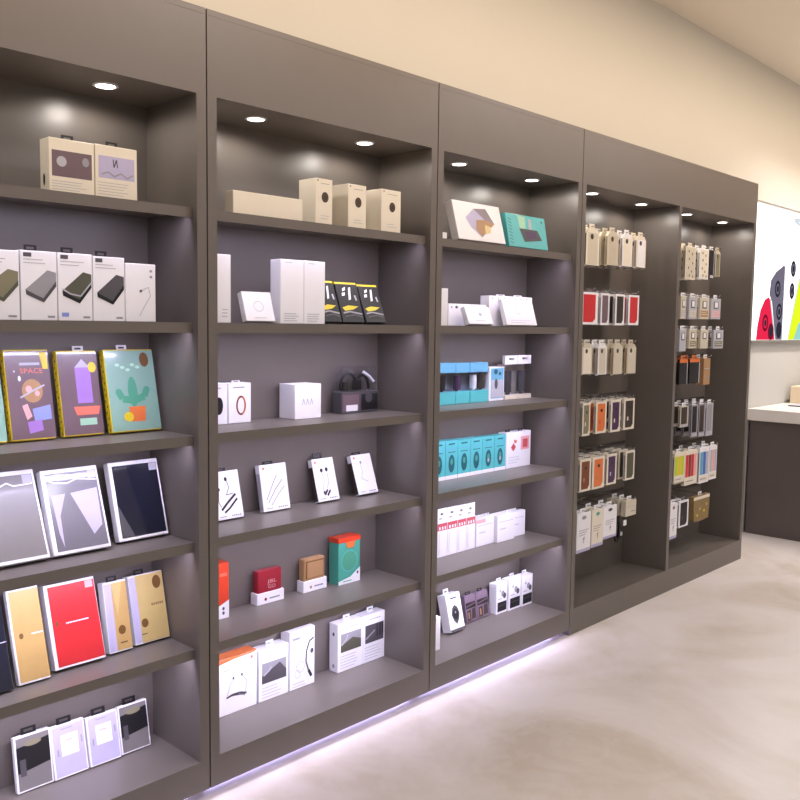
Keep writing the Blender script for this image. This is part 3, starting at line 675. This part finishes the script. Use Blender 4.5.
# ------------------------------------------------------------------ hook bays
def dup(root, loc, label):
    r = root.copy(); COL.objects.link(r); r.location = loc; r['label'] = label
    for ch in list(root.children):
        c = ch.copy(); COL.objects.link(c); c.parent = r
        for gch in ch.children:
            d = gch.copy(); COL.objects.link(d); d.parent = c
    return r
HR = 0.0025
ORD = ['front', 'second back', 'third back', 'fourth back']
def pack(kind, w, h, x0, ztop, y, label, cat, group, col=None, name='phone_case_pack', t=0.016):
    """hung pack: origin at the hook; body below a tab with a slot"""
    tabh = 0.022; hb = h - tabh*0.8
    zt = -(HR) - 0.0                            # hook passes through slot, slot top on the hook
    r = empty(name, (x0 + w/2, y, ztop - 0.008), label, cat, group)
    top = 0.008 - tabh + .004                    # body top in local z
    z1 = top; z0 = top - hb; a, b = -w/2, w/2
    B = MB()
    def front(x0, x1, s0, s1, m, L=1): B.rect(a + x0*w, a + x1*w, z0 + s0*hb, z0 + s1*hb, m, L)
    tabm = CLEAR if kind == 'window' else WHITE
    if kind == 'case':                           # chamfered card holding a clear case
        c = w*.22
        B.prism([(a, z0), (b, z0), (b, z1-c), (b-c, z1), (a+c, z1), (a, z1-c)], 0, t, col[0])
        front(.12, .88, .05, .88, col[1]); B.ell(a+w*.42, z0+hb*.78, w*.12, hb*.075, DBROWN, 2); front(.0, 1, .0, .03, DBROWN, 2)
        tabm = col[0]
    elif kind == 'window':                       # white frame with a coloured case
        B.box(a, b, 0, t, z0, z1, col[0], .001)
        front(.13, .85, .07, .93, col[1]); front(.3, .42, .3, .42, col[2] if len(col) > 2 else col[1], 2)
        B.pol([(b-w*.15, z0+hb*.07), (b-w*.15, z0+hb*.18), (b-w*.32, z0+hb*.07)], col[0], 2)
        B.ell(a+w*.5, z0+hb*.72, w*.10, hb*.05, BLACK if len(col) > 2 else col[1], 3)
    elif kind == 'patch':                        # small accessory with square window
        B.box(a, b, 0, t, z0, z1, col[0], .001)
        front(.25, .75, .50, .85, DGREY); front(.36, .68, .56, .82, WHITE, 2); front(.1, .9, .1, .4, col[1]); front(.15, .85, .2, .24, col[0], 2); front(.15, .7, .3, .33, col[0], 2)
    elif kind == 'spots':
        B.box(a, b, 0, t, z0, z1, col[0], .001)
        front(.06, .94, .03, .97, col[1])
        for q, (px, pz) in enumerate(((.3, .85), (.65, .78), (.35, .62), (.7, .5), (.3, .35), (.6, .25), (.4, .12), (.75, .1))): B.ell(a+px*w, z0+pz*hb, .006, .008, (DBROWN, DGREY)[q % 2], 2)
        tabm = col[0]
    elif kind == 'cable':                        # dark cable pack with orange header
        B.box(a, b, 0, t, z0, z1, col[0], .001); front(0, 1, .86, 1, ORANGE); front(.1, .9, .05, .8, BLACK, 1); front(.92, 1, .0, .86, LGREY, 2)
        tabm = ORANGE
    elif kind == 'glass':                        # slim screen glass pack with pale feet
        B.box(a, b, 0, t, z0, z1, col[0], .001); front(.08, .8, .15, .96, col[1]); front(.1, .9, .02, .12, LGREY, 1); front(.86, .97, .14, .98, LGREY, 2)
    elif kind == 'pens':                         # see-through pack of coloured cables
        B.box(a, b, 0, t, z0, z1, col[0], .001)
        n = len(col) - 1
        for q in range(n): front(.05+.9*q/n, .03+.9*(q+1)/n, .24, .88, col[q+1])
        front(.06, .94, .05, .2, CREAM); front(.1, .7, .1, .13, GREYP, 2)
    elif kind == 'card':                         # plain white accessory card
        B.box(a, b, 0, t, z0, z1, col[0], .001); B.ell(a+w*.5, z0+hb*.88, w*.16, hb*.05, col[1], 1)
        for q in range(3): front(.15, .85-.12*q, .55-.06*q, .565-.06*q, GREYP)
        front(.0, 1, .0, .08, LILAC); B.line([(a+w*.45, z0+hb*.3), (a+w*.55, z0+hb*.38), (a+w*.5, z0+hb*.22)], .004, DGREY, 1)
    elif kind == 'block':
        B.box(a, b, 0, t, z0, z1, col[0], .001); front(.5, .9, .25, .32, GREYP); front(.1, .9, .6, .63, LGREY)
    elif kind == 'bag':
        pts = [(a+w*.06, z0+hb*.03), (a+w*.5, z0), (b-w*.04, z0+hb*.04), (b, z0+hb*.5), (b, z1), (a, z1), (a+w*.02, z0+hb*.5)]
        B.prism(pts, 0, t, col[0]); front(.0, 1, .86, .98, CREAM); 
        for q in range(5): B.ell(a+w*(.25+.14*q), z0+hb*(.25+.12*(q*2 % 5)), .012, .009, (YEL, PGOLD, OLIVE)[q % 3], 2)
    if kind in ('case', 'window', 'spots', 'glass', 'pens'):
        x = a - .0004
        for y0, y1, mm in ((t*.22, t*.42, DBROWN), (t*.58, t*.86, TAN if kind == 'case' else GREYP)):
            B.add([(x, y0, z0+hb*.05), (x, y1, z0+hb*.05), (x, y1, z0+hb*.86), (x, y0, z0+hb*.86)], [(0, 1, 2, 3)], mm)
    B.build('card', r)
    tw = min(w*.8, .05)
    T = MB().frame(-tw/2, tw/2, z1-.001, 0.012, -.008, .008, -0.0045, HR, t*.5-.0006, t*.5+.0006, tabm)
    tb = T.build('hang_tab', r)
    if kind == 'cable': tb['label'] = 'orange hang tab'
    return r

def rail(x0, x1, z, hooks, label, group):
    r = empty('hook_rail', ((x0+x1)/2, D, z), label, 'hook rail', group)
    inv = Matrix.Translation(-Vector(r.location))
    MB().box(x0, x1, D-.011, D-.001, z-.012, z+.004, CHROME, .001).build('bar', r)
    for hx, y in hooks:
        MB().tube([(hx, D-.005, z), (hx, y-.012, z), (hx, y-.020, z+.003), (hx, y-.024, z+.012)], HR, CHROME).build('hook', r)
    for o in r.children: o.matrix_parent_inverse = inv

Y0 = 0.08
WF = WHITE
ROWS = [
 # bay, row word, list of hooks: kind, colours, description, x0, w, ztop, h, count, spacing, category, name
 ('left', 'top row', [
   ('case', (CREAM, IVORY), 'cream phone case pack', 2.255, .122, 1.968, .188, 4),
   ('case', (IVORY, GREIGE), 'greige phone case pack', 2.456, .109, 1.981, .190, 4),
   ('case', (WHITE, CREAM), 'white phone case pack', 2.607, .102, 1.983, .189, 4),
   ('case', (CREAM, WHITE), 'pale cream phone case pack', 2.754, .103, 1.985, .189, 4)]),
 ('left', 'second row', [
   ('window', (WF, RED), 'white-framed bright red case', 2.225, .159, 1.670, .178, 3),
   ('window', (WF, PURG), 'white-framed mauve case', 2.413, .080, 1.668, .178, 3),
   ('window', (WF, DBROWN), 'white-framed dark brown case', 2.557, .093, 1.668, .178, 4),
   ('window', (WF, RED), 'white-framed red case', 2.692, .113, 1.670, .178, 3)]),
 ('left', 'third row', [
   ('case', (IVORY, CREAM), 'ivory phone case pack', 2.249, .094, 1.410, .172, 4),
   ('case', (WHITE, IVORY), 'white-edged ivory case pack', 2.400, .084, 1.408, .176, 4),
   ('case', (IVORY, IVORY), 'beige phone case pack', 2.554, .093, 1.408, .180, 4),
   ('case', (GREIGE, IVORY), 'sand phone case pack', 2.694, .097, 1.408, .180, 4)]),
 ('left', 'fourth row', [
   ('window', (CREAM, OLIVE, CREAM), 'cream-framed sage green case', 2.272, .070, 1.112, .182, 4),
   ('window', (CREAM, ORANGE, OREDC), 'cream-framed orange case', 2.399, .104, 1.112, .180, 4),
   ('window', (CREAM, PURPLE, CREAM), 'cream-framed purple-black case', 2.548, .099, 1.112, .184, 4),
   ('window', (CREAM, DBROWN, CREAM), 'cream-framed black-brown case', 2.683, .114, 1.115, .185, 4)]),
 ('left', 'fifth row', [
   ('window', (CREAM, BROWN, TAN), 'cream-framed chestnut case', 2.263, .105, .828, .183, 4),
   ('window', (CREAM, ORANGE, TAN), 'cream-framed light orange case', 2.382, .119, .822, .178, 4),
   ('window', (CREAM, PURPLE, LILAC), 'cream-framed plum case', 2.526, .098, .817, .168, 3),
   ('window', (CREAM, DOLIVE), 'cream-framed dark olive case', 2.720, .099, .816, .165, 4)]),
 ('left', 'bottom row', [
   ('card', (WHITE, GREYP), 'long white accessory card', 2.250, .132, .548, .216, 2),
   ('card', (CREAM, SEAG), 'cream card with green emblem', 2.394, .112, .549, .212, 2),
   ('card', (WHITE, DGREY), 'shorter white accessory card', 2.508, .136, .551, .190, 2),
   ('block', (IVORY,), 'small beige block box', 2.739, .116, .545, .098, 3)]),
 ('right', 'top row', [
   ('spots', (CREAM, IVORY), 'cream dark-spotted case pack', 3.335, .130, 1.955, .190, 4),
   ('spots', (WHITE, CREAM), 'white dark-spotted case pack', 3.520, .123, 1.965, .190, 4),
   ('glass', (DBROWN, BLACK), 'narrow dark brown pack', 3.660, .060, 1.974, .190, 2),
   ('case', (IVORY, OLIVE), 'narrow olive beige pack', 3.738, .066, 1.974, .178, 3)]),
 ('right', 'second row', [
   ('patch', (IVORY, LGREY), 'small grey partly hidden pack', 3.300, .064, 1.682, .148, 2),
   ('patch', (LGREY, IVORY), 'small pale grey pack', 3.403, .106, 1.682, .148, 3),
   ('patch', (IVORY, TAN), 'small tan square-windowed pack', 3.550, .125, 1.682, .146, 3),
   ('patch', (LGREY, PINK), 'small pinkish square-windowed pack', 3.705, .137, 1.682, .144, 3)]),
 ('right', 'third row', [
   ('patch', (LGREY, LGREY), 'small silver partly hidden pack', 3.300, .082, 1.486, .142, 2),
   ('patch', (IVORY, OLIVE), 'small olive square-windowed pack', 3.422, .100, 1.486, .126, 3),
   ('patch', (IVORY, IVORY), 'small beige square-windowed pack', 3.576, .104, 1.486, .128, 3),
   ('patch', (LGREY, OLIVE), 'small grey-olive pack', 3.760, .140, 1.490, .134, 3)]),
 ('right', 'fourth row', [
   ('cable', (BLKPL,), 'black pack with orange top', 3.313, .104, 1.315, .166, 2),
   ('cable', (BLKPL,), 'wide black orange-topped pack', 3.444, .135, 1.315, .165, 2),
   ('block', (TAN,), 'plain tan slim pack', 3.640, .088, 1.300, .165, 2)]),
 ('right', 'fifth row', [
   ('glass', (IVORY, DBROWN), 'short brown pale-edged pack', 3.350, .107, 1.034, .142, 2),
   ('glass', (GREYP, BLACK), 'near-black pale-footed glass pack', 3.500, .085, 1.025, .204, 3),
   ('glass', (GREYP, DBROWN), 'brown pale-footed glass pack', 3.600, .085, 1.022, .206, 3),
   ('glass', (LGREY, GREYP), 'grey pale-footed glass pack', 3.705, .095, 1.018, .206, 3)]),
 ('right', 'sixth row', [
   ('pens', (CREAM, LIME, YEL, LIME), 'lime green cable pack', 3.298, .131, .760, .198, 2),
   ('pens', (CREAM, RED, CRIMSON, RED, PINK), 'red cable pack', 3.436, .168, .745, .214, 2),
   ('pens', (WHITE, SKYB, BLUE, LGREY), 'blue cable pack', 3.636, .135, .715, .195, 2),
   ('pens', (WHITE, LGREY, PINK, LGREY), 'white cable pack', 3.779, .106, .715, .188, 2)]),
 ('right', 'bottom row', [
   ('card', (WHITE, PURG), 'long white hanging card', 3.265, .095, .430, .200, 1),
   ('window', (WHITE, BLACK, DGREY), 'white-framed black pack', 3.384, .125, .415, .134, 2),
   ('bag', (BAGM,), 'brown and gold foil bag', 3.577, .225, .460, .178, 1)]),
]
HW = ['first', 'second', 'third', 'fourth']
for bay, word, hooks in ROWS:
    xs0, xs1 = (2.13, 3.05) if bay == 'left' else (3.13, 4.08)
    hz = max(hk[5] for hk in hooks) - 0.008
    hl = []
    grp = 'packs on the %s of the %s hook bay' % (word, bay)
    for n, (kind, col, desc, x0, w, zt, h, cnt) in enumerate(hooks):
        t = {'block': .03, 'bag': .03, 'card': .02, 'pens': .022}.get(kind, .016)
        sp = {'block': .045, 'card': .05, 'pens': .06, 'cable': .05}.get(kind, .042 if cnt > 3 else .05)
        h2 = h - (zt - 0.008 - hz)              # every slot of the row sits on the one hook height
        cat = 'package'
        nm = {'case': 'phone_case_pack', 'window': 'phone_case_pack', 'spots': 'phone_case_pack', 'glass': 'screen_glass_pack', 'cable': 'cable_pack', 'pens': 'cable_pack', 'patch': 'accessory_pack', 'card': 'accessory_card', 'block': 'accessory_box', 'bag': 'foil_bag'}[kind]
        def lab(k): return '%s, %s on the %s hook, %s, %s hook bay' % (desc, ORD[k], HW[n], word, bay)
        r = pack(kind, w, h2, x0, hz + 0.008, Y0, lab(0), cat, grp, col, nm, t)
        for k in range(1, cnt):
            dup(r, (x0 + w/2, Y0 + sp*k, hz), lab(k))
        hl.append((x0 + w/2, Y0))
    rail(xs0, xs1, hz, hl, 'thin chrome hook rail carrying the %s of packs, %s hook bay' % (word, bay), 'chrome hook rails')

# cable bundle under the beige block boxes
b = MB()
for k in range(4):
    b.tube([(2.70 + .022*k + .026*math.cos(t), 0.105 + .014*k, .372 + .058*math.sin(t)) for t in [2*math.pi*q/18 for q in range(19)]], .0075, BLKPL)
b.tube([(2.72, .112, .43), (2.735, .118, .439), (2.75, .125, .4455)], .004, BLKPL)
b.box(2.745, 2.775, .092, .098, .395, .425, WHITE, .001); b.box(2.715, 2.735, .092, .098, .345, .365, LGREY, .001)
tag(b.build('cable_bundle'), 'coiled black cable hanging under the beige block boxes', 'cable')

# ------------------------------------------------------------------ counter, light box, things on the counter
DARK = C('dark_counter_panel', 92, 82, 80, rough=0.45, var=0.06, scale=6)
TOPM = C('white_counter_top', 226, 220, 214, rough=0.35, var=0.02)
r = empty('service_counter', (5.9, -0.15, FL), 'dark counter with a thick white top, beyond the right end of the cabinets', 'counter')
inv = Matrix.Translation(-Vector(r.location))
MB().box(4.905, 7.4, -0.58, 0.285, FL, 0.815, DARK, .002).build('counter_body', r)
MB().box(4.865, 7.44, -0.62, 0.295, 0.815, 0.90, TOPM, .003).build('counter_top', r)
for o in r.children: o.matrix_parent_inverse = inv
tag(MB().box(5.62, 6.05, 0.10, 0.26, 0.90, 1.035, C('beige_board', 226, 206, 176, rough=.5), .004).build('display_stand'), 'beige display block on the white counter top at the right photo edge', 'display stand')
b = MB().box(5.30, 5.62, -0.10, 0.16, 0.901, 0.909, DGREY, .002); b.box(5.305, 5.615, -0.095, 0.155, 0.9088, 0.910, LGREY)
tag(b.build('tablet'), 'flat grey tablet lying on the white counter top', 'tablet')

r = empty('poster_light_box', (5.85, 0.28, 1.385), 'glowing white light box poster of coloured phones on the wall', 'poster')
inv = Matrix.Translation(-Vector(r.location))
P0, P1, Q0, Q1 = 4.62, 6.95, 1.388, 2.398
MB().frame(P0, P1, Q0, Q1, P0+.012, P1-.012, Q0+.012, Q1-.012, 0.262, 0.298, C('silver_frame', 176, 172, 166, rough=.3, metal=.6)).build('frame', r)
S = 1.15
EW = emit('poster_white', (1, 1, 1, 1), 2.2); ER = emit('poster_red', rgb(226, 40, 76), S); EG = emit('poster_grey', rgb(112, 106, 122), S)
ED = emit('poster_dark', rgb(46, 44, 56), S); EY = emit('poster_yellow', rgb(222, 240, 40), S); ET = emit('poster_teal', rgb(150, 206, 196), S)
EM = emit('poster_maroon', rgb(120, 18, 44), S); EL = emit('poster_pale', rgb(206, 214, 220), S)
b = MB()
b.add([(P0+.012, .29, Q0+.012), (P1-.012, .29, Q0+.012), (P1-.012, .29, Q1-.012), (P0+.012, .29, Q1-.012)], [(0, 1, 2, 3)], EW)
def pp(pts, m, L): b.pol(pts, m, L)
c2 = MB(); c2.v, c2.f, c2.mi, c2.ms = [], [], [], []
z = Q0 + .013
c2.pol([(4.95, z), (4.965, 1.50), (5.01, 1.62), (5.085, 1.70), (5.163, 1.722), (5.21, 1.68), (5.31, z)], ER, 1)
c2.pol([(5.165, 1.74), (5.185, 1.848), (5.28, 1.915), (5.44, 1.975), (5.455, 1.96), (5.455, z), (5.33, z), (5.22, 1.69)], EG, 2)
c2.pol([(5.46, z), (5.46, 1.95), (5.50, 2.08), (5.62, 2.13), (6.05, 2.13), (6.1, 2.08), (6.1, z)], EW, 3)
c2.line([(5.46, z), (5.46, 1.95), (5.50, 2.08), (5.62, 2.13), (6.05, 2.13)], .010, EL, 4)
c2.pol([(5.575, z), (5.66, 1.62), (5.77, 1.89), (6.3, 1.97), (6.4, z)], EY, 5)
c2.pol([(5.70, z), (5.79, 1.52), (5.9, 1.60), (6.5, 1.66), (6.6, z)], ET, 6)
c2.line([(5.575, z), (5.66, 1.62), (5.77, 1.89)], .02, EL, 6)
c2.line([(5.19, 1.71), (5.32, z)], .02, EL, 4)
for cx, cz, m0, m1 in ((5.109, 1.527, EM, ER), (5.225, 1.462, EM, ED), (5.322, 1.787, ED, EG), (5.372, 1.615, ED, EG), (5.385, 1.475, ED, ED), (5.625, 1.955, ED, EG), (5.618, 1.782, ED, EG)):
    c2.ell(cx, cz, .056, .064, m0, 7); c2.ell(cx, cz, .034, .040, m1, 8); c2.ell(cx, cz, .022, .026, ED, 9)
c2.line([(5.95, 2.36), (5.6, 2.33), (5.85, 2.28)], .03, EL, 1)
b.add([(x, y + .2885, zz) for x, y, zz in c2.v], [], EW)
off = len(b.v) - len(c2.v)
for f, k in zip(c2.f, c2.mi): b.f.append(tuple(q + off for q in f)); b.mi.append(b.m(c2.ms[k]))
b.build('printed_panel', r)
for o in r.children: o.matrix_parent_inverse = inv

# ------------------------------------------------------------------ lights
def area(name, loc, sx, sy, w, c, rot=(0, 0, 0), spread=180):
    l = bpy.data.lights.new(name, 'AREA'); l.shape = 'RECTANGLE'; l.size = sx; l.size_y = sy
    l.energy = w; l.color = c; l.spread = R(spread)
    o = bpy.data.objects.new(name, l); o.location = loc; o.rotation_euler = rot; COL.objects.link(o)
    return o
LC = (0.76, 0.72, 1.0)
for n in range(3):
    xa, xb = XS[n] + W, XS[n+1] - W
    for z, e in zip(SZ, (2.2, 3.0, 3.0, 3.2, 4.4)):
        area('shelf_light', ((xa+xb)/2, SB+0.0105, z-0.0165), xb-xa-.04, 0.005, e, LC, (R(30), 0, 0), 125)
    area('under_cabinet_light', ((xa+xb)/2, 0.082, -0.008), xb-xa, 0.008, 0.55, (0.54, 0.47, 1.0), (R(-90), 0, 0))
for x in (-0.77, -0.254, 0.279, 0.780, 1.330, 1.852, 2.374, 2.881, 3.427, 3.926):
    l = bpy.data.lights.new('downlight_lamp', 'SPOT'); l.energy = 1.9; l.color = (1.0, 0.92, 0.84)
    l.spot_size = R(176); l.spot_blend = 0.2; l.shadow_soft_size = 0.025
    o = bpy.data.objects.new('downlight_lamp', l); o.location = (x, 0.13, ZR-0.03); COL.objects.link(o)
for x, y in ((-1.5, -1.8), (1.2, -1.8), (3.9, -1.8), (-1.5, -4), (1.2, -4), (3.9, -4), (6.4, -2.4)):
    area('ceiling_panel_light', (x, y, CEIL-0.02), 1.2, 0.3, 25, (0.94, 0.94, 1.0))
# warm cove washing the upper wall and the cabinet headers
area('cove_light', (2.0, -1.0, CEIL-0.06), 9.0, 0.12, 38, (1.0, 0.74, 0.47), (R(60), 0, 0), 76)
area('added_ceiling_fill', (3.5, -1.6, 2.6), 7.0, 0.2, 24, (1.0, 0.84, 0.64), (R(180), 0, 0))  # unseen fill light added to brighten the ceiling, no real fixture

area('added_counter_fill', (5.6, -0.55, 3.2), 1.6, 0.15, 26, (1.0, 0.92, 0.88), (R(14), 0, 0), 100)  # fill light added to lift the wall behind the counter, no known lamp

w = bpy.data.worlds.new('room_world'); sc.world = w; w.use_nodes = True
w.node_tree.nodes['Background'].inputs[0].default_value = (1.0, 0.9, 0.8, 1); w.node_tree.nodes['Background'].inputs[1].default_value = 0.05

# ------------------------------------------------------------------ camera
ya, pi_, ro = 0.812, -0.0857, 0.0134
fw = Vector((math.sin(ya)*math.cos(pi_), math.cos(ya)*math.cos(pi_), math.sin(pi_)))
rt = Vector((math.cos(ya), -math.sin(ya), 0)); up = rt.cross(fw)
rt, up = math.cos(ro)*rt + math.sin(ro)*up, -math.sin(ro)*rt + math.cos(ro)*up
cam = bpy.data.cameras.new('camera'); cam.sensor_width = 36; cam.lens = 36*876.7/800
co = bpy.data.objects.new('camera', cam); COL.objects.link(co)
co.matrix_world = Matrix.Translation((-1.5364, -2.2657, 1.4777)) @ Matrix((rt, up, -fw)).transposed().to_4x4()
sc.camera = co
sc.view_settings.view_transform = 'Standard'; sc.view_settings.look = 'None'
sc.view_settings.gamma = 1.0; sc.view_settings.use_curve_mapping = False
sc.view_settings.exposure = 0.0
